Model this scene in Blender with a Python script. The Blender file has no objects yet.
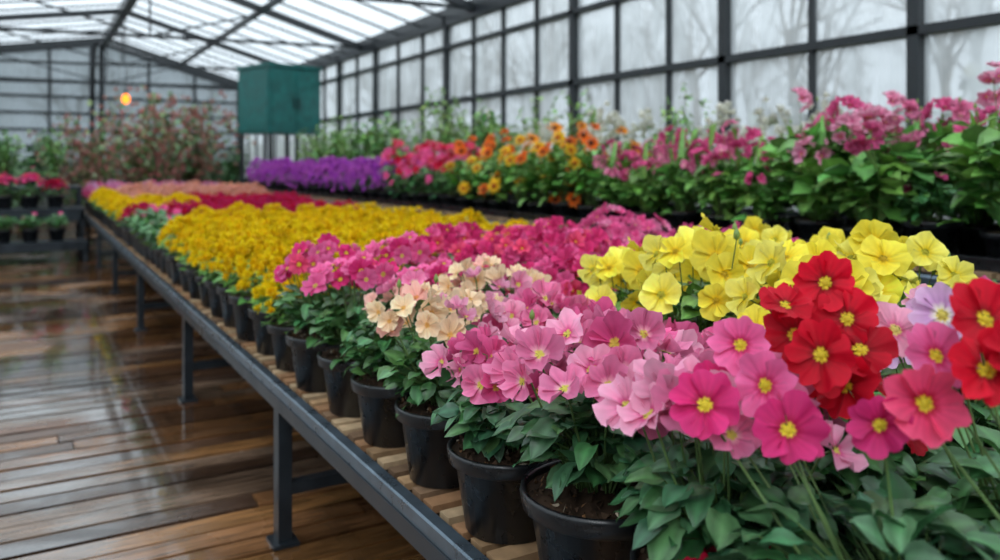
import bpy, math, random
import numpy as np
from mathutils import Vector
rng = np.random.default_rng(11)
random.seed(5)
scene = bpy.context.scene
scene.view_settings.view_transform = 'Standard'
CAMH = 1.25
TH = math.atan(470/800)

# ------------------------------------------------------------------ materials
def new_mat(name):
    m = bpy.data.materials.new(name); m.use_nodes = True
    nt = m.node_tree; nt.nodes.clear()
    return m, nt, nt.nodes, nt.links

def out(nt, sock):
    o = nt.nodes.new('ShaderNodeOutputMaterial'); nt.links.new(sock, o.inputs['Surface']); return o

def mat_vcol(name, rough=.5, spec=.4, trans=.0, noise=0.0, nscale=60, sat=1.0, bump=0):
    m, nt, N, L = new_mat(name)
    a = N.new('ShaderNodeAttribute'); a.attribute_name = 'Col'
    col = a.outputs['Color']
    if noise:
        tc = N.new('ShaderNodeTexCoord'); nz = N.new('ShaderNodeTexNoise'); nz.inputs['Scale'].default_value = nscale
        L.new(tc.outputs['Object'], nz.inputs['Vector'])
        mr = N.new('ShaderNodeMapRange'); mr.inputs['To Min'].default_value = 1-noise; mr.inputs['To Max'].default_value = 1+noise
        L.new(nz.outputs['Fac'], mr.inputs['Value'])
        mx = N.new('ShaderNodeVectorMath'); mx.operation = 'SCALE'
        L.new(col, mx.inputs[0]); L.new(mr.outputs['Result'], mx.inputs['Scale']); col = mx.outputs['Vector']
    p = N.new('ShaderNodeBsdfPrincipled'); p.inputs['Roughness'].default_value = rough
    p.inputs['Specular IOR Level'].default_value = spec
    L.new(col, p.inputs['Base Color'])
    if bump and noise:
        b = N.new('ShaderNodeBump'); b.inputs['Strength'].default_value = bump; b.inputs['Distance'].default_value = .01
        L.new(nz.outputs['Fac'], b.inputs['Height']); L.new(b.outputs['Normal'], p.inputs['Normal'])
    s = p.outputs['BSDF']
    if trans:
        t = N.new('ShaderNodeBsdfTranslucent'); L.new(col, t.inputs['Color'])
        x = N.new('ShaderNodeMixShader'); x.inputs['Fac'].default_value = trans
        L.new(s, x.inputs[1]); L.new(t.outputs['BSDF'], x.inputs[2]); s = x.outputs['Shader']
    out(nt, s); return m

def mat_plain(name, col, rough=.5, metal=0, spec=.5, nz=0.15, scale=8, stretch=(1,1,1)):
    m, nt, N, L = new_mat(name)
    tc = N.new('ShaderNodeTexCoord'); mp = N.new('ShaderNodeMapping'); mp.inputs['Scale'].default_value = stretch
    n = N.new('ShaderNodeTexNoise'); n.inputs['Scale'].default_value = scale; n.inputs['Detail'].default_value = 5
    L.new(tc.outputs['Object'], mp.inputs['Vector']); L.new(mp.outputs['Vector'], n.inputs['Vector'])
    r = N.new('ShaderNodeValToRGB')
    r.color_ramp.elements[0].position = .3; r.color_ramp.elements[1].position = .7
    r.color_ramp.elements[0].color = [c*(1-nz*2) for c in col]+[1]; r.color_ramp.elements[1].color = [min(1,c*(1+nz*2)) for c in col]+[1]
    L.new(n.outputs['Fac'], r.inputs['Fac'])
    p = N.new('ShaderNodeBsdfPrincipled'); p.inputs['Roughness'].default_value = rough
    p.inputs['Metallic'].default_value = metal; p.inputs['Specular IOR Level'].default_value = spec
    L.new(r.outputs['Color'], p.inputs['Base Color'])
    mr = N.new('ShaderNodeMapRange'); mr.inputs['To Min'].default_value = max(.03, rough-.15); mr.inputs['To Max'].default_value = min(1, rough+.15)
    L.new(n.outputs['Fac'], mr.inputs['Value']); L.new(mr.outputs['Result'], p.inputs['Roughness'])
    out(nt, p.outputs['BSDF']); return m

M_PETAL = mat_vcol('petal', .55, .2, .27, noise=.10, nscale=90)
M_LEAF = mat_vcol('leaf', .36, .5, .12, noise=.25, nscale=60)
M_POT = mat_plain('black_plastic', (.010,.011,.013), .30, scale=25)
M_SOIL = mat_vcol('potting_soil', .85, .2, 0, noise=.5, nscale=140)
PM = [M_PETAL, M_LEAF, M_POT, M_SOIL]
M_STEEL = mat_plain('painted_dark_steel', (.025,.032,.040), .35, metal=.3)
M_RAIL = mat_plain('galvanised_rail', (.13,.17,.21), .3, metal=.7, scale=14)
M_FRAME = mat_plain('frame_dark_metal', (.014,.018,.022), .4)
M_BARK = mat_plain('bark', (.20,.18,.155), .9)
M_TEAL = mat_plain('teal_enamel', (.006,.115,.105), .45)

def glass_mat(name, hmin, hmax, tint=(.95,.98,1), dcol=(.90,.96,1)):
    m, nt, N, L = new_mat(name)
    tc = N.new('ShaderNodeTexCoord'); mp = N.new('ShaderNodeMapping'); mp.inputs['Scale'].default_value = (2.2,2.2,.22)
    L.new(tc.outputs['Object'], mp.inputs['Vector'])
    n = N.new('ShaderNodeTexNoise'); n.inputs['Scale'].default_value = 2.6; n.inputs['Detail'].default_value = 6
    L.new(mp.outputs['Vector'], n.inputs['Vector'])
    mr = N.new('ShaderNodeMapRange'); mr.inputs['From Min'].default_value = .3; mr.inputs['From Max'].default_value = .7
    mr.inputs['To Min'].default_value = hmin; mr.inputs['To Max'].default_value = hmax
    L.new(n.outputs['Fac'], mr.inputs['Value'])
    t = N.new('ShaderNodeBsdfTransparent'); t.inputs['Color'].default_value = (*tint,1)
    d = N.new('ShaderNodeBsdfTranslucent'); d.inputs['Color'].default_value = (*dcol,1)
    g = N.new('ShaderNodeBsdfGlossy'); g.inputs['Roughness'].default_value = .05; g.inputs['Color'].default_value = (.9,.9,.9,1)
    x = N.new('ShaderNodeMixShader'); L.new(mr.outputs['Result'], x.inputs['Fac']); L.new(t.outputs[0], x.inputs[1]); L.new(d.outputs[0], x.inputs[2])
    y = N.new('ShaderNodeMixShader'); y.inputs['Fac'].default_value = .05; L.new(x.outputs[0], y.inputs[1]); L.new(g.outputs[0], y.inputs[2])
    out(nt, y.outputs[0]); return m
M_GLASS = glass_mat('hazy_wall_glass', .30, .85)
M_ENDG = glass_mat('tinted_end_glass', .4, .8, (.42,.47,.50), (.38,.43,.46))
M_ROOFG = glass_mat('roof_glazing', .15, .4)

# ------------------------------------------------------------------ mesh builder
class MB:
    def __init__(s): s.V=[]; s.F=[]; s.C=[]; s.M=[]; s.n=0; s.S=[]
    def add(s, V, F, C, mat, smooth=True):
        V = np.asarray(V, float); C = np.asarray(C, float)
        if C.ndim == 1: C = np.tile(C, (len(V),1))
        s.V.append(V); s.C.append(C)
        n = s.n
        s.F.extend([tuple(i+n for i in f) for f in F])
        s.M.extend([mat]*len(F)); s.S.extend([smooth]*len(F)); s.n += len(V)
    def mesh(s, name, mats):
        me = bpy.data.meshes.new(name)
        V = np.concatenate(s.V); C = np.concatenate(s.C)
        me.from_pydata(V.tolist(), [], s.F)
        for m in mats: me.materials.append(m)
        me.polygons.foreach_set('material_index', s.M)
        me.polygons.foreach_set('use_smooth', s.S)
        a = me.color_attributes.new('Col','FLOAT_COLOR','POINT')
        a.data.foreach_set('color', np.concatenate([np.clip(C,0,1), np.ones((len(C),1))],1).astype(np.float32).ravel())
        me.update(); return me
def add_obj(name, me, loc=(0,0,0), rz=0, sc=1):
    o = bpy.data.objects.new(name, me); scene.collection.objects.link(o)
    o.location = loc; o.rotation_euler = (0,0,rz)
    o.scale = (sc,sc,sc) if not isinstance(sc, tuple) else sc
    return o

BOXF = [(0,3,2,1),(4,5,6,7),(0,1,5,4),(1,2,6,5),(2,3,7,6),(3,0,4,7)]
def box(mb, x0,x1,y0,y1,z0,z1, mat=0, col=(.5,.5,.5)):
    mb.add([(x0,y0,z0),(x1,y0,z0),(x1,y1,z0),(x0,y1,z0),(x0,y0,z1),(x1,y0,z1),(x1,y1,z1),(x0,y1,z1)], BOXF, col, mat, False)

def nrm(v):
    v = np.asarray(v,float); l = np.linalg.norm(v); return v/l if l>1e-9 else np.array([0,0,1.])
def beam(mb, a, b, w, h, mat=0, col=(.5,.5,.5)):
    a=np.array(a,float); b=np.array(b,float); d=nrm(b-a)
    up=np.array([0,0,1.]) if abs(d[2])<.95 else np.array([0,1.,0])
    x=nrm(np.cross(d,up)); z=np.cross(x,d)
    P=[]
    for c in (a,b):
        for sx,sz in ((-1,-1),(1,-1),(1,1),(-1,1)): P.append(c+x*sx*w/2+z*sz*h/2)
    mb.add(P,BOXF,col,mat,False)
def tube(mb, pts, radii, mat=1, col=(.1,.2,.05), k=4):
    pts=np.asarray(pts,float); n=len(pts); V=[]
    for i in range(n):
        d=nrm(pts[min(i+1,n-1)]-pts[max(i-1,0)])
        up=np.array([0,0,1.]) if abs(d[2])<.9 else np.array([1.,0,0])
        x=nrm(np.cross(d,up)); z=np.cross(x,d)
        for j in range(k):
            t=2*math.pi*j/k; V.append(pts[i]+radii[i]*(x*math.cos(t)+z*math.sin(t)))
    F=[(i*k+j,i*k+(j+1)%k,(i+1)*k+(j+1)%k,(i+1)*k+j) for i in range(n-1) for j in range(k)]
    mb.add(V,F,col,mat)
def lathe(mb, prof, k, mat, col, c=(0,0,0)):
    V=[]; n=len(prof)
    for r,z in prof:
        for j in range(k):
            t=2*math.pi*j/k; V.append((c[0]+r*math.cos(t),c[1]+r*math.sin(t),c[2]+z))
    F=[(i*k+j,i*k+(j+1)%k,(i+1)*k+(j+1)%k,(i+1)*k+j) for i in range(n-1) for j in range(k)]
    mb.add(V,F,col,mat)

def gridF(nu,nv,off=0):
    return [(off+i*nv+j, off+(i+1)*nv+j, off+(i+1)*nv+j+1, off+i*nv+j+1) for i in range(nu-1) for j in range(nv-1)]

def leaf_t(nl, w=.32, fold=.25, droop=.25, seed=0, scallop=0.05, point=1.0):
    r=np.random.default_rng(seed); S=np.array([-1,-.55,0,.55,1]) if nl>4 else np.array([-1,0,1])
    ts=np.linspace(0,1,nl); V=[]; K=[]
    ph=r.uniform(0,6)
    for t in ts:
        ww=w*(math.sin(math.pi*min(1,max(0.02,t**.85)))**.65 if t<1 else 0.02)
        ww=max(ww,.012)*(1+scallop*math.sin(t*26))
        for s in S:
            V.append((s*ww, t, fold*abs(s)*ww - droop*t*t + .05*math.sin(t*9+ph+s*2)*abs(s)))
            K.append(1.6 if s==0 else (.85 if abs(s)<.9 else 1.1))
    return np.array(V), gridF(nl,len(S)), np.array(K)
LEAF_HI=[leaf_t(8,w,fo,dr,i) for i,(w,fo,dr) in enumerate([(.35,.3,.25),(.42,.2,.4),(.32,.4,.15),(.44,.15,.55),(.38,.35,.7)])]
LEAF_LO=[leaf_t(4,w,fo,dr,i,0) for i,(w,fo,dr) in enumerate([(.33,.3,.25),(.38,.2,.4)])]
BLADE=[leaf_t(7,.07,.4,.35,3,0)]

def petal_set(npet, h, nu, rhos, notch=.12, cup=.2, ruff=.07, seed=0, rscale=1, z0=0, rot=0, rnd=3, ctilt=.06):
    r=np.random.default_rng(seed); V=[];F=[];Rh=[];Pk=[]; base=0
    A=np.linspace(-1,1,nu)
    for p in range(npet):
        phi=rot+2*math.pi*p/npet+r.uniform(-.1,.1); ph=r.uniform(0,6); lf=r.uniform(-.12,.16); sz=r.uniform(.88,1.08); k=r.uniform(.84,1.10)
        for ia,a in enumerate(A):
            R=(1-.34*abs(a)**rnd)*(1-notch*math.exp(-(a/.2)**2))*sz*(1+.03*math.sin(a*9+ph))
            for q in rhos:
                ang=phi+a*h*(.75+.25*q)
                rr=q*R*rscale
                z=z0+(cup+lf)*q**1.6+ruff*q*q*math.sin(a*4.5+ph)+ctilt*a*q+.35*ruff*q*q*math.sin(a*10+ph*2)
                V.append((rr*math.cos(ang),rr*math.sin(ang),z)); Rh.append(q); Pk.append(k*(1+(.08 if ia%2 else -.08)*(1-.6*q)-(.20*(abs(a)>.95))))
        F+=gridF(nu,len(rhos),base); base+=nu*len(rhos)
    return np.array(V),F,np.array(Rh),np.array(Pk)
def merge(*sets):
    V=[];F=[];R=[];P=[];b=0
    for v,f,r,p in sets:
        V.append(v);R.append(r);P.append(p);F+=[tuple(i+b for i in q) for q in f];b+=len(v)
    return np.concatenate(V),F,np.concatenate(R),np.concatenate(P)
RH=[.0,.1,.17,.25,.45,.7,.9,1.]; RL=[0,.22,.6,1.]
BL={}
BL['prim','hi']=[petal_set(5,.84,11,RH,.17,.14,.13,s,ctilt=.10) for s in range(5)]
BL['prim','lo']=[petal_set(5,.82,4,RL,.1,.2,.1,s) for s in range(3)]
BL['cyc','hi']=[petal_set(5,.84,9,RH,.07,.30+.14*(s%3),.21,s+10,ctilt=.12) for s in range(6)]
BL['cyc','lo']=[petal_set(5,.80,4,RL,.05,.42,.16,s+10) for s in range(3)]
BL['pansy','hi']=[petal_set(5,.92,9,RH,.06,.22,.18,s+20,ctilt=.10) for s in range(4)]
BL['pansy','lo']=[petal_set(5,.85,4,RL,.06,.22,.13,s+20) for s in range(3)]
def pom(s,lo):
    nu=3; rh=[.1,.6,1.] 
    return merge(petal_set(6,.6,nu,rh,.0,.25,.1,s,1,0,0),petal_set(5,.65,nu,rh,0,.6,.1,s+1,.72,.08,.5),petal_set(4,.8,nu,rh,0,.75,.1,s+2,.45,.15,.9))
BL['pom','hi']=[pom(s,0) for s in range(3)]; BL['pom','lo']=BL['pom','hi']
def zin(s):
    a=petal_set(11,.26,3,[.1,.5,.85,1.],.0,.05,.05,s,1,0,0,rnd=2)
    b=petal_set(9,.28,3,[.1,.5,.85,1.],.0,.2,.05,s+1,.75,.05,.2,rnd=2)
    return merge(a,b)
BL['zin','hi']=[zin(s) for s in range(3)]; BL['zin','lo']=BL['zin','hi']

def frame_z(n):
    n=nrm(n); up=np.array([0,0,1.]) if abs(n[2])<.9 else np.array([0,1.,0])
    x=nrm(np.cross(up,n)); y=np.cross(n,x)
    a=rng.uniform(0,2*math.pi); return np.array([x*math.cos(a)+y*math.sin(a), -x*math.sin(a)+y*math.cos(a), n])
def put_bloom(mb, kind, lod, pos, n, r, col):
    T=BL[kind,lod]; V,F,Rh,Pk=T[rng.integers(len(T))]
    B=frame_z(n); W=(V*r)@B+pos
    inn=np.array(col['inner']); ou=np.array(col['outer'])
    v=rng.uniform(.82,1.12)
    q=Rh[:,None]; C=(inn*(1-q)+ou*q)*Pk[:,None]*v
    if 'eye' in col:
        e=np.array(col['eye']); e1=col.get('eyer',.2)
        m=Rh<e1; C[m]=e
        if 'ring' in col:
            m2=(Rh>=e1)&(Rh<.35); C[m2]=np.array(col['ring'])
    mb.add(W,F,C,0)
    if kind in('prim','pansy') and lod=='hi':
        c=pos+B[2]*r*.03; k=7
        pts=[c+B[2]*r*.06]+[c+r*.10*(B[0]*math.cos(t)+B[1]*math.sin(t)) for t in np.linspace(0,2*math.pi,k,endpoint=False)]
        mb.add(pts,[(0,1+j,1+(j+1)%k) for j in range(k)],np.array(col.get('eye',(.8,.6,.05)))*.8,0)
    if kind=='zin':
        c=pos; k=8; P=[];
        for rr,zz in ((.30,.10),(.22,.24),(.05,.30)):
            for t in np.linspace(0,2*math.pi,k,endpoint=False): P.append(c+r*(rr*(B[0]*math.cos(t)+B[1]*math.sin(t))+zz*B[2]))
        F2=[(i*k+j,i*k+(j+1)%k,(i+1)*k+(j+1)%k,(i+1)*k+j) for i in range(2) for j in range(k)]
        mb.add(P,F2,col.get('disk',(.08,.02,.01)),0)
def put_leaf(mb, T, pos, d, L, col, up=(0,0,1)):
    V,F,K=T[rng.integers(len(T))]
    y=nrm(d); x=np.cross(y,np.array(up)+rng.normal(0,.3,3)); x=nrm(x); z=np.cross(x,y)
    W=(V*L)@np.array([x,y,z])+pos
    c=np.array(col)*rng.uniform(.6,1.4)*np.array([rng.uniform(.8,1.35),1,rng.uniform(.75,1.2)])
    mb.add(W,F,c[None,:]*K[:,None],1)

BIAS=np.array([-.55,-.65,.15])
STEM=(.13,.22,.07)
def make_pot(mb, R, H, hi):
    k=32 if hi else 12
    lathe(mb,[(0.001,0.0),(.70*R,0),(.72*R,.01*H),(.88*R,.80*H),(.95*R,.81*H),(.99*R,.83*H),(1.02*R,.96*H),(1.01*R,H),(.96*R,H),(.94*R,.95*H),(.90*R,.86*H)],k,2,(.02,.02,.02))
    rings=6 if hi else 3; V=[];C=[]
    for i in range(rings+1):
        for j in range(k):
            t=2*math.pi*j/k; r=.94*R*i/rings
            V.append((r*math.cos(t),r*math.sin(t),.93*H+rng.uniform(-.004,.008)+.020*(1-i/rings))); C.append(np.array([.035,.02,.012])*rng.uniform(.5,1.8))
    mb.add(V,[(i*k+j,i*k+(j+1)%k,(i+1)*k+(j+1)%k,(i+1)*k+j) for i in range(rings) for j in range(k)],C,3)
    if hi:
        for i in range(380):
            t=rng.uniform(0,2*math.pi); r=.9*R*math.sqrt(rng.uniform()); s=rng.uniform(.0018,.005); c=np.array([r*math.cos(t),r*math.sin(t),.935*H+.018*(1-r/R)+s])
            P=c+rng.normal(0,1,(4,3))*s
            cc=(.05,.028,.016) if rng.uniform()<.75 else ((.42,.34,.25) if rng.uniform()<.5 else (.16,.08,.035))
            mb.add(P,[(0,1,2),(0,2,3),(0,3,1),(1,3,2)],np.array(cc)*rng.uniform(.5,1.3),3,False)

def plant_mesh(name, kind='prim', cols=None, nb=20, br=.035, Rb=.13, Hb=.28, dome=.45, bj=.03, nl=120, ll=.06, Rf=.14, Hf=.2,
               lc=(.045,.12,.04), potR=.12, potH=.17, lod='hi', heroes=None, stems=True, cluster=0, pot=True, lean=(0,0), blade=0, nbias=1.0, skirt=.06, open_=.4, f0=.18, buds=0, extra=None):
    mb=MB(); hi=lod=='hi'
    if pot: make_pot(mb,potR,potH,hi)
    LT=LEAF_HI if hi else LEAF_LO
    zb=potH*.93
    for i in range(nl):
        t=rng.uniform(0,2*math.pi); u=math.sqrt(rng.uniform()); er=np.array([math.cos(t),math.sin(t),0])
        f=rng.uniform(f0,1)**.7
        zz=zb+Hf*math.sqrt(max(.05,1-(u*.8)**2))*f
        if u>.75 and rng.uniform()<skirt: zz=zb+rng.uniform(0,.06)
        p=er*Rf*u*(open_+(1-open_)*f)+np.array([lean[0]*f,lean[1]*f,zz])
        d=er*(.5+.9*u)+np.array([0,0,rng.uniform(-.1,.9)])+rng.normal(0,.3,3)
        L=ll*rng.uniform(.6,1.25)
        q=p-nrm(d)*L*.3
        if hi or i%3==0:
            b=np.array([er[0]*.03*rng.uniform(.3,1.6),er[1]*.03*rng.uniform(.3,1.6),zb])
            mid=(b+q)/2+np.array([0,0,.02])-er*.012
            tube(mb,[b,mid,q],[.0024,.0018,.0012],1,np.array(STEM)*rng.uniform(.7,1.4),3)
        put_leaf(mb,LT,q,d,L,lc)
    for i in range(blade):
        t=rng.uniform(0,2*math.pi); er=np.array([math.cos(t),math.sin(t),0])
        put_leaf(mb,BLADE,er*.03+np.array([0,0,zb]),er*rng.uniform(.1,.6)+np.array([0,0,1]),rng.uniform(.25,.5),np.array(lc)*1.6,up=er)
    for i in range(buds):
        t=rng.uniform(0,2*math.pi); er=np.array([math.cos(t),math.sin(t),0]); e=er*Rb*rng.uniform(.2,1.05)+np.array([lean[0],lean[1],potH+Hb*rng.uniform(.75,1.08)])
        tube(mb,[np.array([0,0,zb])+er*.02,(e*.5+np.array([0,0,zb])*.5)+er*.01,e],[.0024,.002,.0016],1,STEM,4)
        tube(mb,[e,e+np.array([0,0,.006]),e+np.array([0,0,.016]),e+np.array([0,0,.026])],[.002,.007,.006,.001],1,(.22,.34,.08),6)
    B=[]
    if heroes:
        for (p,ci,r,n) in heroes: B.append((np.array(p,float),cols[ci],r,n))
    if extra:
        for i in range(extra[0]):
            t=rng.uniform(-2.8,-.6); rr=potR*rng.uniform(.45,.95)
            B.append((np.array([rr*math.cos(t),rr*math.sin(t),zb+rng.uniform(.02,.05)]),extra[1],.018,np.array([0,0,1.])+BIAS*.5+rng.normal(0,.3,3)))
    for i in range(nb):
        u=math.sqrt((i+.5)/nb)*rng.uniform(.85,1.1); t=i*2.39996+rng.uniform(-.4,.4)
        er=np.array([math.cos(t),math.sin(t),0])
        p=er*Rb*u+np.array([lean[0],lean[1],potH+Hb*(1-dome*u*u)+rng.uniform(-bj,bj)])
        n=er*(1.0*u)+np.array([0,0,.7])+BIAS*nbias*rng.uniform(.3,1.2)+rng.normal(0,.32,3)
        B.append((p,cols[rng.integers(len(cols))],br*rng.uniform(.78,1.18),n))
    for p,c,r,n in B:
        n=nrm(n)
        if stems and (hi or cluster):
            b=np.array([p[0]*.2,p[1]*.2,zb]); e=p-n*r*.12; mid=(b+e)/2+np.array([p[0]*.1,p[1]*.1,.03])
            pre=e-n*r*.5
            tube(mb,[b,mid,pre,e],[.0026,.0021,.0016,.0022],1,np.array(STEM)*rng.uniform(.8,1.4),4)
        if cluster:
            for k in range(cluster):
                v=nrm(rng.normal(0,1,3)+np.array([0,0,.5])+BIAS*.4)
                put_bloom(mb,kind,lod,p+v*r*1.5*np.array([1,1,.75]),v,r,c)
        else:
            put_bloom(mb,kind,lod,p,n,r,c)
            if kind in ('prim','pansy','cyc') and lod=='hi':
                tube(mb,[p-n*r*.3,p-n*r*.1,p+n*r*.02],[.001,r*.10,r*.16],1,(.07,.15,.04),5)
    return mb.mesh(name,PM)

Y_EYE=(.88,.66,.04)
C_LP=dict(inner=(.72,.10,.28),outer=(.88,.27,.47),eye=(.75,.65,.12),ring=(.85,.4,.5))
C_LP2=dict(inner=(.80,.18,.38),outer=(.93,.44,.60),eye=(.75,.65,.12),ring=(.70,.08,.26))
C_LP3=dict(inner=(.65,.04,.20),outer=(.80,.14,.34),eye=(.7,.5,.08))
C_HP=dict(inner=(.62,.01,.12),outer=(.78,.04,.22),eye=Y_EYE,ring=(.40,.003,.05))
C_HP2=dict(inner=(.76,.06,.24),outer=(.88,.17,.40),eye=Y_EYE,ring=(.55,.01,.10))
C_CORAL=dict(inner=(.72,.03,.13),outer=(.84,.09,.20),eye=Y_EYE,ring=(.48,.004,.03))
C_RED=dict(inner=(.44,.002,.012),outer=(.68,.006,.028),eye=Y_EYE,ring=(.27,.001,.006))
C_RED2=dict(inner=(.50,.003,.03),outer=(.70,.012,.06))
C_MAG=dict(inner=(.52,.008,.10),outer=(.74,.04,.20),eye=(.40,.005,.05))
C_MAG2=dict(inner=(.66,.04,.20),outer=(.84,.13,.34),eye=(.5,.01,.1))
C_YEL=dict(inner=(.86,.46,.002),outer=(.97,.66,.006))
C_YEL2=dict(inner=(.93,.56,.004),outer=(1,.78,.012))
C_PY=dict(inner=(.86,.62,.01),outer=(.96,.83,.085),eye=(.6,.38,.01),ring=(.84,.56,.01))
C_PY2=dict(inner=(.84,.66,.02),outer=(.94,.86,.17),eye=(.5,.45,.03),ring=(.80,.60,.02))
C_PEA=dict(inner=(.93,.60,.32),outer=(.95,.74,.52),eye=(.85,.45,.12))
C_PEA2=dict(inner=(.93,.40,.33),outer=(.95,.55,.47),eye=(.8,.3,.1))
C_LIL=dict(inner=(.62,.25,.62),outer=(.84,.55,.80),eye=(.9,.75,.15),ring=(.85,.8,.7))
C_PP=dict(inner=(.80,.26,.42),outer=(.90,.42,.56),eye=(.9,.75,.2),ring=(.75,.14,.3))
C_PUR=dict(inner=(.40,.04,.50),outer=(.60,.11,.70)); C_PUR2=dict(inner=(.52,.07,.52),outer=(.74,.20,.74))
C_OR=dict(inner=(.9,.2,.005),outer=(.95,.36,.01),disk=(.10,.02,.005)); C_OY=dict(inner=(.95,.45,.01),outer=(.97,.6,.03),disk=(.35,.05,.01)); C_OR2=dict(inner=(.8,.08,.01),outer=(.9,.2,.02),disk=(.06,.015,.005))
C_WH=dict(inner=(.8,.78,.6),outer=(.88,.87,.8)); C_ORP=dict(inner=(.93,.35,.2),outer=(.95,.5,.35))
GR=(.055,.165,.05); GRB=(.05,.145,.06); GRL=(.11,.27,.06)

T={}
def variants(key,n,**k):
    T[key]=[plant_mesh(key+'_mesh%d'%i,**k) for i in range(n)]
variants('lp',4,kind='cyc',cols=[C_LP,C_LP2,C_LP3,C_LP],nb=25,br=.041,Rb=.16,Hb=.245,dome=.24,bj=.025,nl=220,ll=.052,Rf=.155,Hf=.18,lc=GRB,potR=.133,buds=1,skirt=0,f0=.30,open_=.2)
variants('lpl',4,kind='cyc',cols=[C_LP,C_LP2,C_LP3,C_LP],nb=24,br=.040,Rb=.155,Hb=.195,dome=.24,bj=.02,nl=210,ll=.050,Rf=.15,Hf=.15,lc=GRB,potR=.128,buds=1,skirt=0,f0=.25,open_=.25)
variants('peach',3,kind='cyc',cols=[C_PEA,C_PEA2,C_PEA,C_PEA,C_LP2],nb=24,br=.034,Rb=.15,Hb=.23,dome=.3,nl=230,ll=.045,Rf=.15,Hf=.18,lc=GR,buds=3)
variants('peachl',1,kind='cyc',cols=[C_PEA,C_LP,C_PEA2],nb=9,br=.032,Rb=.12,Hb=.24,dome=.3,nl=300,ll=.042,Rf=.16,Hf=.20,lc=GR,buds=4,lean=(.02,-.02))
variants('hot',3,kind='prim',cols=[C_HP,C_HP2,C_LP3,C_CORAL],nb=25,br=.037,Rb=.14,Hb=.27,dome=.3,nl=170,ll=.048,Rf=.15,Hf=.19,lc=GR)
variants('py',5,kind='pansy',cols=[C_PY,C_PY2],nb=17,br=.052,Rb=.17,Hb=.35,dome=.4,nl=140,ll=.06,Rf=.15,Hf=.28,lc=GRL,buds=3)
variants('mag',4,kind='cyc',cols=[C_MAG,C_MAG2,C_MAG,C_CORAL],nb=38,br=.031,Rb=.155,Hb=.26,dome=.4,nl=90,ll=.05,Rf=.15,Hf=.2,lod='lo',lc=GR)
variants('magp',2,kind='cyc',cols=[C_MAG2,C_LP,C_LP3],nb=36,br=.031,Rb=.155,Hb=.27,dome=.4,nl=90,ll=.05,Rf=.15,Hf=.2,lod='lo',lc=GR)
variants('yel',5,kind='pom',cols=[C_YEL,C_YEL2],nb=85,br=.023,Rb=.15,Hb=.20,dome=.62,bj=.022,nl=150,ll=.045,Rf=.155,Hf=.13,lod='lo',lc=GRL,stems=False,nbias=.3,skirt=.2)
variants('redm',3,kind='pom',cols=[C_RED2,C_MAG],nb=70,br=.024,Rb=.15,Hb=.19,dome=.55,nl=80,ll=.05,Rf=.15,Hf=.13,lod='lo',stems=False,nbias=.3)
variants('ora',2,kind='pom',cols=[C_ORP,C_PEA2],nb=70,br=.024,Rb=.15,Hb=.26,dome=.5,nl=80,ll=.05,Rf=.15,Hf=.17,lod='lo',stems=False,nbias=.3)
variants('magf',2,kind='pom',cols=[C_MAG2,C_LIL],nb=60,br=.024,Rb=.15,Hb=.24,dome=.5,nl=80,ll=.05,Rf=.15,Hf=.16,lod='lo',stems=False,nbias=.3)
variants('pur',4,kind='pom',cols=[C_PUR,C_PUR2],nb=110,br=.030,Rb=.19,Hb=.32,dome=.85,nl=90,ll=.06,Rf=.17,Hf=.18,lod='lo',stems=False,potR=.11,potH=.11,nbias=.3)
variants('leafy',3,kind='cyc',cols=[C_MAG2],nb=2,br=.03,Rb=.1,Hb=.2,nl=150,ll=.07,Rf=.16,Hf=.19,lod='lo',lc=GR)
variants('leafyh',2,kind='cyc',cols=[C_MAG2],nb=0,br=.03,Rb=.1,Hb=.2,nl=260,ll=.055,Rf=.16,Hf=.19,lc=GRB)
variants('zin',5,kind='zin',cols=[C_OR,C_OY,C_OR2,C_OY],nb=13,br=.064,Rb=.24,Hb=.48,dome=.75,bj=.12,nl=190,ll=.09,Rf=.21,Hf=.40,lod='lo',potR=.12,potH=.12,cluster=0,lc=GRL,nbias=1.8)
variants('ger',5,kind='cyc',cols=[C_LP3,C_LP2,C_LP,C_MAG2],nb=6,br=.044,Rb=.22,Hb=.58,dome=.4,bj=.10,nl=210,ll=.13,Rf=.25,Hf=.48,lod='lo',potR=.13,potH=.13,cluster=7,lc=GRL,blade=24,buds=4)
variants('germ',3,kind='cyc',cols=[C_LP3,C_MAG2,C_LP],nb=9,br=.036,Rb=.21,Hb=.42,dome=.5,bj=.08,nl=150,ll=.10,Rf=.2,Hf=.33,lod='lo',potR=.12,potH=.12,cluster=5,lc=GRL,blade=6)
variants('redt',2,kind='cyc',cols=[C_RED2,C_MAG2,C_CORAL],nb=26,br=.042,Rb=.2,Hb=.44,dome=.6,nl=120,ll=.08,Rf=.2,Hf=.28,lod='lo',potR=.12,potH=.12,lc=GR)
variants('white',2,kind='pom',cols=[C_WH],nb=46,br=.040,Rb=.2,Hb=.64,dome=.5,bj=.08,nl=150,ll=.08,Rf=.2,Hf=.48,lod='lo',potR=.12,potH=.12,lc=GRL)

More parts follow.
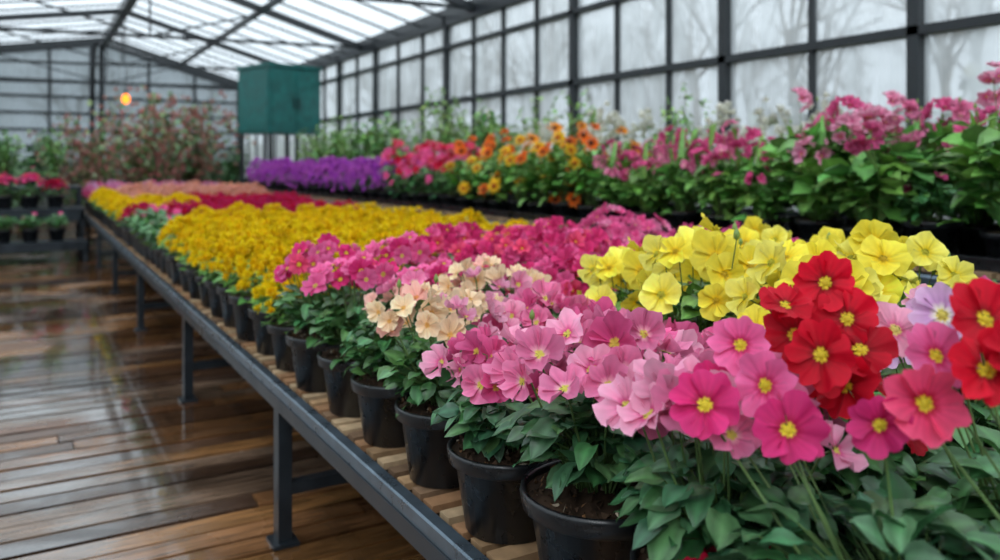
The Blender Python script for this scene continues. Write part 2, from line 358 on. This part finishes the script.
# --------------------------------------------------------- shrubs / trees
def shrub_mesh(name,H,R,nst,nlv,ll,lc,bl=None,nbl=0,br=.03,pot=True):
    mb=MB()
    if pot: make_pot(mb,.14,.16,False)
    for s in range(nst):
        t=rng.uniform(0,2*math.pi); er=np.array([math.cos(t),math.sin(t),0]); rr=R*rng.uniform(.2,1); h=H*rng.uniform(.6,1)
        P=[np.array([0,0,.12])+er*.03]+[er*rr*f**1.3+np.array([0,0,.12+h*f])+rng.normal(0,.03*H,3) for f in (.25,.5,.75,1)]
        tube(mb,P,[.008,.007,.005,.004,.002],1,(.12,.10,.05),4)
        for i in range(nlv):
            f=rng.uniform(.15,1)*4; k=min(3,int(f)); p=P[k]+(P[k+1]-P[k])*(f-k)
            d=nrm(rng.normal(0,1,3)+er*.4+np.array([0,0,.3])); p=p+d*rng.uniform(0,.12)*R
            put_leaf(mb,LEAF_LO,p,d,ll*rng.uniform(.6,1.3),lc)
        for i in range(nbl):
            f=rng.uniform(.3,1)*4; k=min(3,int(f)); p=P[k]+(P[k+1]-P[k])*(f-k)
            d=nrm(rng.normal(0,1,3)+BIAS*.5); put_bloom(mb,'pom','lo',p+d*rng.uniform(.02,.3)*R,d,br,bl[rng.integers(len(bl))])
    return mb.mesh(name,PM)
T['shrub']=[shrub_mesh('shrub_m%d'%i,.95,.3,11,30,.09,(.10,.23,.065)) for i in range(3)]
T['fine']=[shrub_mesh('fine_m%d'%i,1.15,.32,14,44,.055,(.17,.32,.09)) for i in range(2)]
T['blossom']=[shrub_mesh('blossom_m%d'%i,2.35,1.1,24,40,.11,(.10,.17,.065),[dict(inner=(.48,.14,.13),outer=(.64,.28,.25)),dict(inner=(.5,.2,.16),outer=(.66,.38,.32))],20,.05) for i in range(2)]
T['bush']=[shrub_mesh('bush_m%d'%i,1.3,.7,22,46,.12,(.05,.12,.045),pot=True) for i in range(2)]

def tree_mesh(name):
    mb=MB()
    def grow(p,d,L,r,lv):
        pts=[p]; rad=[r]
        for i in range(3):
            d=nrm(d+rng.normal(0,.12,3)+np.array([0,0,.05])); p=p+d*L/3; pts.append(p); rad.append(r*(1-.2*(i+1)))
        tube(mb,pts,rad,0,(.2,.17,.15),5 if lv<2 else 3)
        if lv<4:
            for k in range(4 if lv else 7):
                f=rng.uniform(.35,1); i=min(2,int(f*3)); q=pts[i]+(pts[i+1]-pts[i])*(f*3-i)
                grow(q,nrm(d*.8+rng.normal(0,.55,3)+np.array([0,0,.2])),L*rng.uniform(.45,.65),rad[i]*.5,lv+1)
    grow(np.zeros(3),np.array([0,0,1.]),3.2,.13,0)
    return mb.mesh(name,[M_BARK])
TREES=[tree_mesh('tree_m%d'%i) for i in range(3)]

# --------------------------------------------------------- structure
XW=4.9; EAVE=CAMH+2.03; RX=1.55; RZ=CAMH+3.0; YE=22.; Y0=-3.; XL=-6.2
ZL=RZ-(RX-XL)*(RZ-EAVE)/(XW-RX)*.55
mb=MB(); box(mb,-60,60,-40,90,-.30,-.10)
m_ground=mat_plain('damp_ground',(.07,.075,.05),.9,scale=2)
add_obj('ground',mb.mesh('ground',[m_ground]))
# deck
mb=MB(); y=Y0
m,nt,N,L=new_mat('wet_deck_wood')
a=N.new('ShaderNodeAttribute'); a.attribute_name='Col'
tc=N.new('ShaderNodeTexCoord'); mp=N.new('ShaderNodeMapping'); mp.inputs['Scale'].default_value=(1.2,14,3); L.new(tc.outputs['Object'],mp.inputs['Vector'])
nz=N.new('ShaderNodeTexNoise'); nz.inputs['Scale'].default_value=3.5; nz.inputs['Detail'].default_value=8; nz.inputs['Distortion'].default_value=.6; L.new(mp.outputs['Vector'],nz.inputs['Vector'])
mr=N.new('ShaderNodeMapRange'); mr.inputs['From Min'].default_value=.3; mr.inputs['From Max'].default_value=.7; mr.inputs['To Min'].default_value=.35; mr.inputs['To Max'].default_value=1.5; L.new(nz.outputs['Fac'],mr.inputs['Value'])
n2=N.new('ShaderNodeTexNoise'); n2.inputs['Scale'].default_value=1.3; n2.inputs['Detail'].default_value=5; L.new(tc.outputs['Object'],n2.inputs['Vector'])
wet=N.new('ShaderNodeMapRange'); wet.inputs['From Min'].default_value=.40; wet.inputs['From Max'].default_value=.54; wet.inputs['To Min'].default_value=0; wet.inputs['To Max'].default_value=1; L.new(n2.outputs['Fac'],wet.inputs['Value'])
dk=N.new('ShaderNodeMapRange'); dk.inputs['To Min'].default_value=1.0; dk.inputs['To Max'].default_value=.5; L.new(wet.outputs['Result'],dk.inputs['Value'])
mm=N.new('ShaderNodeMath'); mm.operation='MULTIPLY'; L.new(mr.outputs['Result'],mm.inputs[0]); L.new(dk.outputs['Result'],mm.inputs[1])
vs=N.new('ShaderNodeVectorMath'); vs.operation='SCALE'; L.new(a.outputs['Color'],vs.inputs[0]); L.new(mm.outputs[0],vs.inputs['Scale'])
m2=N.new('ShaderNodeMapRange'); m2.inputs['To Min'].default_value=.28; m2.inputs['To Max'].default_value=.10; L.new(wet.outputs['Result'],m2.inputs['Value'])
p=N.new('ShaderNodeBsdfPrincipled'); L.new(vs.outputs['Vector'],p.inputs['Base Color']); L.new(m2.outputs['Result'],p.inputs['Roughness']); p.inputs['Specular IOR Level'].default_value=.8
p.inputs['Coat Roughness'].default_value=.04; cw=N.new('ShaderNodeMath'); cw.operation='MULTIPLY'; cw.inputs[1].default_value=.9; L.new(wet.outputs['Result'],cw.inputs[0]); L.new(cw.outputs[0],p.inputs['Coat Weight'])
b1=N.new('ShaderNodeMapRange'); b1.inputs['To Min'].default_value=.3; b1.inputs['To Max'].default_value=.08; L.new(wet.outputs['Result'],b1.inputs['Value'])
bp=N.new('ShaderNodeBump'); L.new(b1.outputs['Result'],bp.inputs['Strength']); bp.inputs['Distance'].default_value=.01; L.new(nz.outputs['Fac'],bp.inputs['Height']); L.new(bp.outputs['Normal'],p.inputs['Normal'])
out(nt,p.outputs['BSDF']); M_DECK=m
while y<YE:
    w=.125*rng.uniform(.95,1.05); x=XL+rng.uniform(-1.5,0)
    while x<XW:
        l=rng.uniform(2.2,3.4); x1=min(x+l,XW)
        base=[(.15,.065,.03),(.25,.115,.048),(.10,.05,.028),(.31,.145,.052),(.08,.045,.03),(.19,.12,.08)][rng.integers(6)]
        zt=rng.uniform(-.005,0)
        box(mb,max(x,XL),x1-.006,y,y+w-.019,-.035,zt,0,np.array(base)*rng.uniform(.8,1.2))
        x+=l
    y+=w
for x in np.arange(XL+.3,XW,1.2): box(mb,x-.03,x+.03,Y0,YE,-.099,-.036,0,(.03,.02,.012))
add_obj('floor',mb.mesh('floor',[M_DECK]))

# right wall
mb=MB()
box(mb,XW,XW+.12,Y0,YE,-.09,.80,1); box(mb,XW-.03,XW+.15,Y0,YE,.80,.85)
mull=[-2.4,-1.7,-.9,-.1,.7,1.5,2.3,3.08,3.88,4.72,5.40,6.13,6.83,7.56,8.3,9.05,9.8,10.6,11.5,12.4]
mull+=list(np.arange(13.3,YE,.9)); thick={-.9,1.5,3.08,4.72,6.83,9.8,12.4}
for i,yy in enumerate(mull):
    tk=yy in thick or (yy>13 and i%3==0)
    w=.08 if tk else .04; dp=.12 if tk else .06
    box(mb,XW-dp/2+.03,XW+dp/2+.03,yy-w/2,yy+w/2,.85 if not tk else -.09,EAVE)
for z,h in ((CAMH+.862,.06),(CAMH+1.60,.045),(EAVE-.02,.24),(.88,.06)): box(mb,XW-.03,XW+.09,Y0,YE,z-h/2,z+h/2)
M_KNEE=mat_plain('knee_wall',(.10,.11,.10),.7)
add_obj('wall_right',mb.mesh('wall_right',[M_FRAME,M_KNEE]))
mb=MB(); mb.add([(XW+.04,Y0,.85),(XW+.04,YE,.85),(XW+.04,YE,EAVE),(XW+.04,Y0,EAVE)],[(0,1,2,3)],(.9,.9,.9),0,False)
add_obj('window_1',mb.mesh('window_right',[M_GLASS]))
# left wall
mb=MB(); box(mb,XL-.12,XL,Y0,YE,-.09,.8,1)
for yy in np.arange(Y0,YE,1.0): box(mb,XL-.08,XL-.02,yy-.03,yy+.03,.8,ZL)
for z in (1.9,ZL-.05): box(mb,XL-.09,XL,Y0,YE,z-.04,z+.04)
add_obj('wall_left',mb.mesh('wall_left',[M_FRAME,M_KNEE]))
mb=MB(); mb.add([(XL-.05,Y0,.8),(XL-.05,YE,.8),(XL-.05,YE,ZL),(XL-.05,Y0,ZL)],[(0,1,2,3)],(.9,.9,.9),0,False)
add_obj('window_2',mb.mesh('window_left',[M_GLASS]))
def roofz(x): return RZ-(x-RX)*(RZ-EAVE)/(XW-RX) if x>RX else RZ-(RX-x)*(RZ-ZL)/(RX-XL)
for nm,wn,yy in (('wall_back','window_3',YE),('wall_front','window_4',Y0)):
    mb=MB(); box(mb,XL,XW,yy,yy+.12,-.09,1.35,1)
    for x in list(np.arange(XL,XW,1.1))+[RX]: box(mb,x-.03,x+.03,yy-.02,yy+.06,1.35,roofz(x))
    for z in (1.7,2.1,2.5,2.9,EAVE): box(mb,XL,XW,yy-.03,yy+.05,z-.03,z+.03)
    beam(mb,(XL,yy,ZL),(RX,yy,RZ),.12,.12); beam(mb,(RX,yy,RZ),(XW,yy,EAVE),.12,.12)
    add_obj(nm,mb.mesh(nm,[M_FRAME,M_KNEE]))
    mb=MB(); mb.add([(XL,yy+.02,1.35),(XW,yy+.02,1.35),(XW,yy+.02,EAVE),(RX,yy+.02,RZ),(XL,yy+.02,ZL)],[(0,1,2,3,4)],(.9,.9,.9),0,False)
    add_obj(wn,mb.mesh(wn,[M_ENDG if yy>0 else M_GLASS]))
# roof
mb=MB()
for i,yy in enumerate(np.arange(Y0,YE,.8)):
    big=(i%5==0); w=.09 if big else .025
    for (xa,xb) in ((RX,XW),(XL,RX)):
        beam(mb,(xa,yy,roofz(xa)-.03),(xb,yy,roofz(xb)-.03),w,w*1.2)
    if big:
        tz=EAVE-.02
        beam(mb,(XL,yy,ZL-.02),(XW,yy,tz),.035,.05)
        beam(mb,(RX,yy,RZ-.05),(RX,yy,ZL+(tz-ZL)*(RX-XL)/(XW-XL)),.03,.03)
        for x in (.2-1.2,3.3): beam(mb,(x,yy,roofz(x)-.04),(RX,yy,ZL+(tz-ZL)*(RX-XL)/(XW-XL)),.03,.03)
for x in (-4.6,-2.6,-.6,3.2):
    beam(mb,(x,Y0,roofz(x)-.05),(x,YE,roofz(x)-.05),.07,.09)
beam(mb,(RX,Y0,RZ-.04),(RX,YE,RZ-.04),.16,.18)
add_obj('roof_frame',mb.mesh('roof_frame',[M_FRAME]))
mb=MB(); mb.add([(RX,Y0,RZ+.03),(RX,YE,RZ+.03),(XW+.1,YE,EAVE+.06),(XW+.1,Y0,EAVE+.06),(XL,YE,ZL+.06),(XL,Y0,ZL+.06)],[(0,1,2,3),(1,0,5,4)],(.9,.9,.9),0,False)
add_obj('ceiling',mb.mesh('ceiling_glass',[M_ROOFG]))
mb=MB()
for yy in (20.9,):
    box(mb,-.06,.06,yy-.06,yy+.06,0,EAVE+.75); box(mb,-.12,.12,yy-.12,yy+.12,0,.03)
    beam(mb,(0,yy,EAVE-.6),(0,yy-1.2,EAVE+.7),.05,.05)
add_obj('roof_column',mb.mesh('roof_column',[M_FRAME]),(1.25,0,0))

# --------------------------------------------------------- benches
BH=CAMH-.72
M_SLAT=mat_vcol('weathered_slat',.6,.3,0,noise=.5,nscale=30)
mb=MB()
BX0,BX1,BY0,BY1=.695,2.62,-.35,14.4
def rail(mb,x,z,ya,yb,w=.045,h=.075,mat=1):
    prof=[(-.5,-.5),(-.5,.38),(-.38,.5),(.38,.5),(.5,.38),(.5,-.5)]
    V=[(x+w*(.5+a),yy,z-h/2+h*b) for yy in (ya,yb) for a,b in prof]; n=len(prof)
    mb.add(V,[(i,(i+1)%n,n+(i+1)%n,n+i) for i in range(n)]+[tuple(range(n-1,-1,-1)),tuple(range(n,2*n))],(.1,.1,.1),mat,False)
rail(mb,BX0,BH-.002,BY0,BY1,.034,.034); rail(mb,BX1-.045,BH-.02,BY0,BY1)
box(mb,BX0-.004,BX0+.03,BY0,BY1,BH-.078,BH-.037,0)
for yy in (BY0,BY1-.05): box(mb,BX0+.045,BX1-.045,yy,yy+.05,BH-.07,BH+.01,0)
for x in (1.25,1.9): box(mb,x,x+.05,BY0+.05,BY1-.05,BH-.075,BH-.02,0)
box(mb,.80,.84,BY0+.05,BY1-.05,BH-.045,BH-.0185,2,(.16,.10,.06))
yy=BY0+.06
while yy<BY1-.06:
    for seg in (BX0+.036,1.5):
        x1=1.495 if seg<1 else BX1-.047
        box(mb,seg+rng.uniform(0,.008)*(seg<1),x1,yy,yy+.046*rng.uniform(.8,1.05),BH-.018,BH-rng.uniform(0,.003),2,np.array([(.36,.22,.115),(.46,.32,.19),(.20,.12,.07),(.32,.17,.085)][rng.integers(4)])*rng.uniform(.7,1.2))
    yy+=.07
for ly in (.55,2.65,4.5,6.6,8.7,10.8,12.9,14.2):
    for lx in (BX0+.005,BX1-.05):
        box(mb,lx,lx+.045,ly-.03,ly+.03,0,BH-.055,0); box(mb,lx-.02,lx+.065,ly-.05,ly+.05,0,.012,0)
    box(mb,BX0+.05,BX1-.05,ly-.02,ly+.02,.16,.20,0); box(mb,BX0+.05,BX1-.05,ly-.02,ly+.02,BH-.12,BH-.075,0)
box(mb,1.55,1.59,.55,14.2,.2,.235,0)
add_obj('plant_bench',mb.mesh('plant_bench',[M_STEEL,M_RAIL,M_SLAT]))
B2=CAMH-.42; mb=MB(); A0,A1=3.15,4.65; BE=14.5
rail(mb,A0,B2-.03,-.35,BE); rail(mb,A1,B2-.03,-.35,BE)
yy=-.3
while yy<BE-.1:
    box(mb,A0+.045,A1,yy,yy+.08,B2-.022,B2,2,np.array((.28,.18,.1))*rng.uniform(.7,1.2)); yy+=.1
for ly in np.arange(0,BE,2.05):
    for lx in (A0,A1): box(mb,lx,lx+.045,ly-.03,ly+.03,0,B2-.06,0)
    box(mb,A0+.04,A1,ly-.02,ly+.02,.18,.22,0); box(mb,A0+.04,A1,ly-.02,ly+.02,B2-.07,B2-.025,0)
add_obj('plant_bench',mb.mesh('plant_bench_b',[M_STEEL,M_RAIL,M_SLAT]))
mb=MB(); 
def tray(mb,w,l,h=.055,t=.008):
    box(mb,-w/2,w/2,-l/2,l/2,0,t,0); box(mb,-w/2,-w/2+t,-l/2,l/2,t,h,0); box(mb,w/2-t,w/2,-l/2,l/2,t,h,0)
    box(mb,-w/2+t,w/2-t,-l/2,-l/2+t,t,h,0); box(mb,-w/2+t,w/2-t,l/2-t,l/2,t,h,0)
    box(mb,-w/2-.012,w/2+.012,-l/2-.012,-l/2,h-.012,h,0); box(mb,-w/2-.012,w/2+.012,l/2,l/2+.012,h-.012,h,0)
    box(mb,-w/2-.012,-w/2,-l/2,l/2,h-.012,h,0); box(mb,w/2,w/2+.012,-l/2,l/2,h-.012,h,0)
tray(mb,1.3,.58); tm=mb.mesh('tray',[M_POT])
yy=0.1
while yy<14.2: add_obj('seedling_tray',tm,(3.9,yy,B2+.001)); yy+=.62

# --------------------------------------------------------- plants on bench 1
NAMES={'lp':'potted_pink_cyclamen','lpl':'potted_pink_cyclamen','peach':'potted_peach_primrose','peachl':'potted_peach_primrose','hot':'potted_hot_pink_primrose','py':'potted_yellow_pansy','mag':'potted_magenta_primrose',
'magp':'potted_pink_primrose','yel':'potted_yellow_chrysanthemum','redm':'potted_red_chrysanthemum','ora':'potted_peach_chrysanthemum','magf':'potted_lilac_chrysanthemum',
'pur':'potted_purple_aster','leafy':'potted_leafy_seedling','leafyh':'potted_leafy_seedling','zin':'potted_orange_zinnia','ger':'potted_pink_geranium','germ':'potted_pink_geranium','redt':'potted_red_geranium','white':'potted_white_stock',
'shrub':'potted_green_shrub','fine':'potted_fine_leaf_shrub','blossom':'blossoming_shrub','bush':'potted_bush'}
def put(key,x,y,z,sc=1,rz=None):
    s=sc if isinstance(sc,tuple) else (sc,sc,sc)
    return add_obj(NAMES[key],T[key][rng.integers(len(T[key]))],(x,y,z),rng.uniform(-.6,.6) if rz is None else rz,s)
xs=[.832,1.11,1.38,1.65,1.92,2.19,2.45]
def species(i,x,Y):
    if Y<.45: return 'leafyh'
    if i<=1:
        if Y<.7: return None
        if Y<1.0: return None
        if Y<1.2: return 'lp'
        if Y<1.5: return 'lpl'
        if i==0:
            if Y<1.8: return 'peach'
            if Y<2.1: return 'peachl'
        else:
            if Y<1.8: return 'lpl'
            if Y<2.1: return 'peach'
        if Y<2.75: return 'hot'
    elif Y<1.75:
        if i<=3 and Y>.95: return 'py'
        if i==4 and Y>1.2: return 'py'
        return 'leafy'
    elif Y<3.4:
        if i==2 and Y>3.0: return 'yel'
        return 'magp' if (i>=5) else 'mag'
    if Y<(5.6 if i<1 else 6.4): return 'yel'
    if i==0 and Y<7.2: return 'leafy'
    if Y<8.0: return 'redm'
    if Y<10: return 'yel' if i<3 else 'redm'
    if Y<12: return 'ora' if i>0 else 'yel'
    return 'magf'
for k in range(49):
    Y=.22+.29*k
    for i,x in enumerate(xs):
        s=species(i,x,Y)
        if k==0 and i==0: continue
        a=rng.uniform(.95,1.03)
        if s: put(s,x+rng.uniform(-.008,.008),Y+rng.uniform(-.01,.01),BH,(a,a,a*rng.uniform(.93,1.08)))
def hero(name,root,blooms,cols,**k):
    H=[]
    for (x,y,z,ci,r) in blooms:
        H.append(((x-root[0],y-root[1],z+CAMH-BH),ci,r*1.1,BIAS*1.0+rng.normal(0,.28,3)+np.array([0,0,.35])))
    me=plant_mesh(name+'_m',heroes=H,cols=cols,**k); add_obj(name,me,(root[0],root[1],BH))
hero('potted_pink_cyclamen',(.832,.80),[],[C_LP,C_LP2,C_LP],kind='cyc',nb=24,br=.040,Rb=.15,Hb=.26,dome=.25,nl=190,ll=.052,Rf=.15,Hf=.19,lc=GRB,potR=.128,extra=(44,C_RED2),skirt=0,f0=.3)
hero('potted_hot_pink_primrose',(.832,.51),[(.713,.718,-.294,0,.042),(.776,.680,-.27,1,.040),(.759,.632,-.308,0,.044),(.804,.745,-.236,1,.038),(.806,.547,-.286,0,.034),(.83,.70,-.30,1,.036),(.77,.76,-.29,0,.034)],
     [C_HP,C_HP2],nb=0,br=.03,Rb=.12,Hb=.2,nl=330,ll=.052,Rf=.165,Hf=.19,lc=GRB,lean=(-.02,.05),f0=.05,skirt=.3)
hero('potted_red_primrose',(1.11,.80),[(.96,.735,-.165,0,.042),(.89,.729,-.23,0,.040),(.869,.672,-.242,0,.044),(.948,.672,-.245,0,.044),(.922,.676,-.289,0,.044),(.98,.78,-.21,0,.042),(.92,.76,-.20,0,.040),(1.0,.72,-.25,0,.042),(.90,.70,-.27,0,.042),(.96,.70,-.21,0,.040),(.885,.74,-.19,0,.036),(.97,.68,-.29,0,.04)],
     [C_RED],nb=3,br=.036,Rb=.1,Hb=.3,nl=220,ll=.055,Rf=.15,Hf=.24,lc=GR,lean=(-.04,-.02))
hero('potted_lilac_primrose',(1.11,.51),[(1.026,.673,-.227,1,.040),(1.032,.611,-.197,0,.040),(1.09,.66,-.22,0,.038),(1.0,.60,-.25,1,.036),(1.10,.60,-.20,1,.036)],
     [C_LIL,C_PP],nb=0,br=.036,Rb=.1,Hb=.28,nl=220,ll=.055,Rf=.15,Hf=.21,lc=GR)
hero('potted_coral_primrose',(.90,.22),[(.839,.516,-.259,0,.042),(.875,.471,-.218,1,.044),(.926,.499,-.174,1,.042),(.90,.45,-.20,1,.04),(.95,.45,-.25,0,.04),(.90,.54,-.22,2,.036)],
     [C_CORAL,C_RED,C_HP2],nb=0,br=.036,Rb=.1,Hb=.24,nl=300,ll=.052,Rf=.16,Hf=.19,lc=GRB,lean=(-.02,.10),f0=.05)
hero('potted_lilac_primrose',(1.38,.80),[],[C_LIL,C_PP],nb=12,br=.038,Rb=.13,Hb=.3,nl=140,ll=.06,Rf=.14,Hf=.24,lc=GR)

# --------------------------------------------------------- bench 2 plants
zb=B2+.01
for Y in np.arange(.2,14.35,.31):
    for j,x in enumerate((3.42,3.78)):
        if Y<2.75: s='ger'
        elif Y<4.35: s='germ'
        elif Y<6.7: s='zin'
        elif Y<8.0: s='redt'
        else: s='pur'
        if s=='ger' and j==0 and int(Y/.31)%3==0: s='leafy'
        if s=='zin' and j==1 and int(Y/.31)%3==0: s='white'
        a=rng.uniform(.9,1.06)
        put(s,x+rng.uniform(-.02,.02),Y+rng.uniform(-.02,.02),zb,(a,a,a*rng.uniform(.88,1.12)))
for Y in np.arange(.3,14.1,.42):
    s='germ' if Y<2.9 else ('white' if Y<6.3 else ('shrub' if rng.uniform()<.5 else 'fine'))
    if Y>3 and rng.uniform()<.3: s='fine'
    put(s,4.22,Y,zb,rng.uniform(.75,1.05) if s in('shrub','fine') else 1,rng.uniform(0,6))
for (k,x,y,s) in [('blossom',1.9,16.1,1.08),('blossom',3.0,18.6,1.2),('blossom',.9,18.1,.95),('bush',4.1,20.6,1.2),('bush',2.6,20.8,1.3),('bush',-.6,16.4,1.1),('bush',-2.2,16.2,1.1),('bush',-3.8,16.6,1.15),('bush',-1.0,18.6,1.25),('bush',-.1,20.6,1.3),('bush',-4.5,18.8,1.3),('bush',-2.6,20.0,1.3)]:
    put(k,x,y,0,s,rng.uniform(0,6))

# left stepped shelf
mb=MB(); SX0,SX1=-3.2,.64
box(mb,SX0,SX1,11.6,12.2,.22,.27,0); box(mb,SX0,SX1,12.2,12.9,.62,.67,0); box(mb,SX0,SX1,12.9,13.6,.90,.95,0)
for x in (SX0,-2,-.8,SX1-.05):
    box(mb,x,x+.05,11.62,11.67,0,.22,0); box(mb,x,x+.05,12.2,12.25,0,.62,0); box(mb,x,x+.05,13.5,13.55,0,.9,0); box(mb,x,x+.05,12.9,12.95,0,.9,0)
box(mb,SX0,SX1,11.6,11.63,.16,.22,0); box(mb,SX0,SX1,12.2,12.22,.5,.62,0)
add_obj('tiered_plant_stand',mb.mesh('tiered_stand',[M_STEEL]))
for x in np.arange(SX0+.2,SX1-.1,.3):
    put('leafy',x,11.88,.27,.95); put('mag' if rng.uniform()<.75 else 'redm',x,12.5,.67,1.0); put('shrub' if rng.uniform()<.5 else 'leafy',x,13.2,.95,.75)

# teal cabinet on frame
mb=MB(); W2=.55
box(mb,-W2,W2,-W2,W2,1.84,3.06,0); box(mb,-W2-.03,W2+.03,-W2-.03,W2+.03,3.06,3.12,0)
box(mb,-W2+.04,-.02,-W2-.015,-W2,1.9,3.0,0); box(mb,.02,W2-.04,-W2-.015,-W2,1.9,3.0,0); box(mb,-.06,-.04,-W2-.04,-W2-.015,2.3,2.5,1); box(mb,.04,.06,-W2-.04,-W2-.015,2.3,2.5,1)
box(mb,-W2-.015,-W2,-W2+.05,W2-.05,1.9,3.0,0)
for x in(-W2+.02,W2-.08):
    for y_ in(-W2+.02,W2-.08): box(mb,x,x+.06,y_,y_+.06,0,1.84,1)
box(mb,-W2+.08,W2-.08,-W2+.03,-W2+.06,.9,.95,1)
add_obj('utility_cabinet',mb.mesh('utility_cabinet',[M_TEAL,M_FRAME]),(4.12,15.35,0),.30)

# hanging lamp
mb=MB(); tube(mb,[(0,0,1.7),(0,0,.12)],[.006,.006],0,(.02,.02,.02),6)
lathe(mb,[(.02,.14),(.03,.08),(.03,.05)],10,0,(.02,)*3); lathe(mb,[(.03,.05),(.06,.0),(.065,-.05),(.04,-.10),(.002,-.115)],14,1,(1,.5,.1))
m,nt,N,L=new_mat('warm_bulb'); e=N.new('ShaderNodeEmission'); e.inputs['Color'].default_value=(1,.22,.02,1); e.inputs['Strength'].default_value=3.6; out(nt,e.outputs[0])
add_obj('pendant_lamp',mb.mesh('pendant_lamp',[M_FRAME,m]),(1.4,14.9,CAMH+1.15))

for i in range(46):
    x=rng.uniform(13,28); y=rng.uniform(0,42)
    add_obj('bare_tree',TREES[i%3],(x,y,-.1),rng.uniform(0,6),rng.uniform(1.0,1.7))
for i in range(12): add_obj('bare_tree',TREES[i%3],(rng.uniform(-14,8),rng.uniform(27,40),-.1),rng.uniform(0,6),rng.uniform(.8,1.4))
hm=shrub_mesh('hedge_m',1.9,1.4,26,50,.22,(.09,.11,.06),pot=False)
for i,y in enumerate(np.arange(1,40,2.2)): add_obj('hedge_bush',hm,(rng.uniform(7.2,8.2),y,-.12),rng.uniform(0,6),rng.uniform(.9,1.25))

# --------------------------------------------------------- world & light
w=bpy.data.worlds.new('overcast'); scene.world=w; w.use_nodes=True; nt=w.node_tree; nt.nodes.clear(); N=nt.nodes; L=nt.links
tc=N.new('ShaderNodeTexCoord'); sp=N.new('ShaderNodeSeparateXYZ'); L.new(tc.outputs['Generated'],sp.inputs[0])
r=N.new('ShaderNodeValToRGB'); r.color_ramp.elements[0].position=0; r.color_ramp.elements[0].color=(.36,.41,.45,1); r.color_ramp.elements[1].position=.55; r.color_ramp.elements[1].color=(.87,.95,1,1)
L.new(sp.outputs['Z'],r.inputs['Fac']); bg=N.new('ShaderNodeBackground'); bg.inputs['Strength'].default_value=1.85; L.new(r.outputs['Color'],bg.inputs['Color'])
o=N.new('ShaderNodeOutputWorld'); L.new(bg.outputs[0],o.inputs['Surface'])
sd=bpy.data.lights.new('sun','SUN'); sd.energy=1.5; sd.angle=.6; sd.color=(1,1,1); so=bpy.data.objects.new('sun',sd); scene.collection.objects.link(so); so.rotation_euler=(math.radians(35),math.radians(-28),0); so.location=(0,0,8)

# --------------------------------------------------------- camera
cd=bpy.data.cameras.new('camera'); cam=bpy.data.objects.new('camera',cd); scene.collection.objects.link(cam)
cd.sensor_width=36; cd.lens=28.8; cd.shift_y=-.115; cd.clip_start=.05; cd.clip_end=200
cam.location=(0,0,CAMH); cam.rotation_euler=(math.pi/2,0,-TH)
cd.dof.use_dof=True; cd.dof.focus_distance=1.4; cd.dof.aperture_fstop=2.8
scene.camera=cam
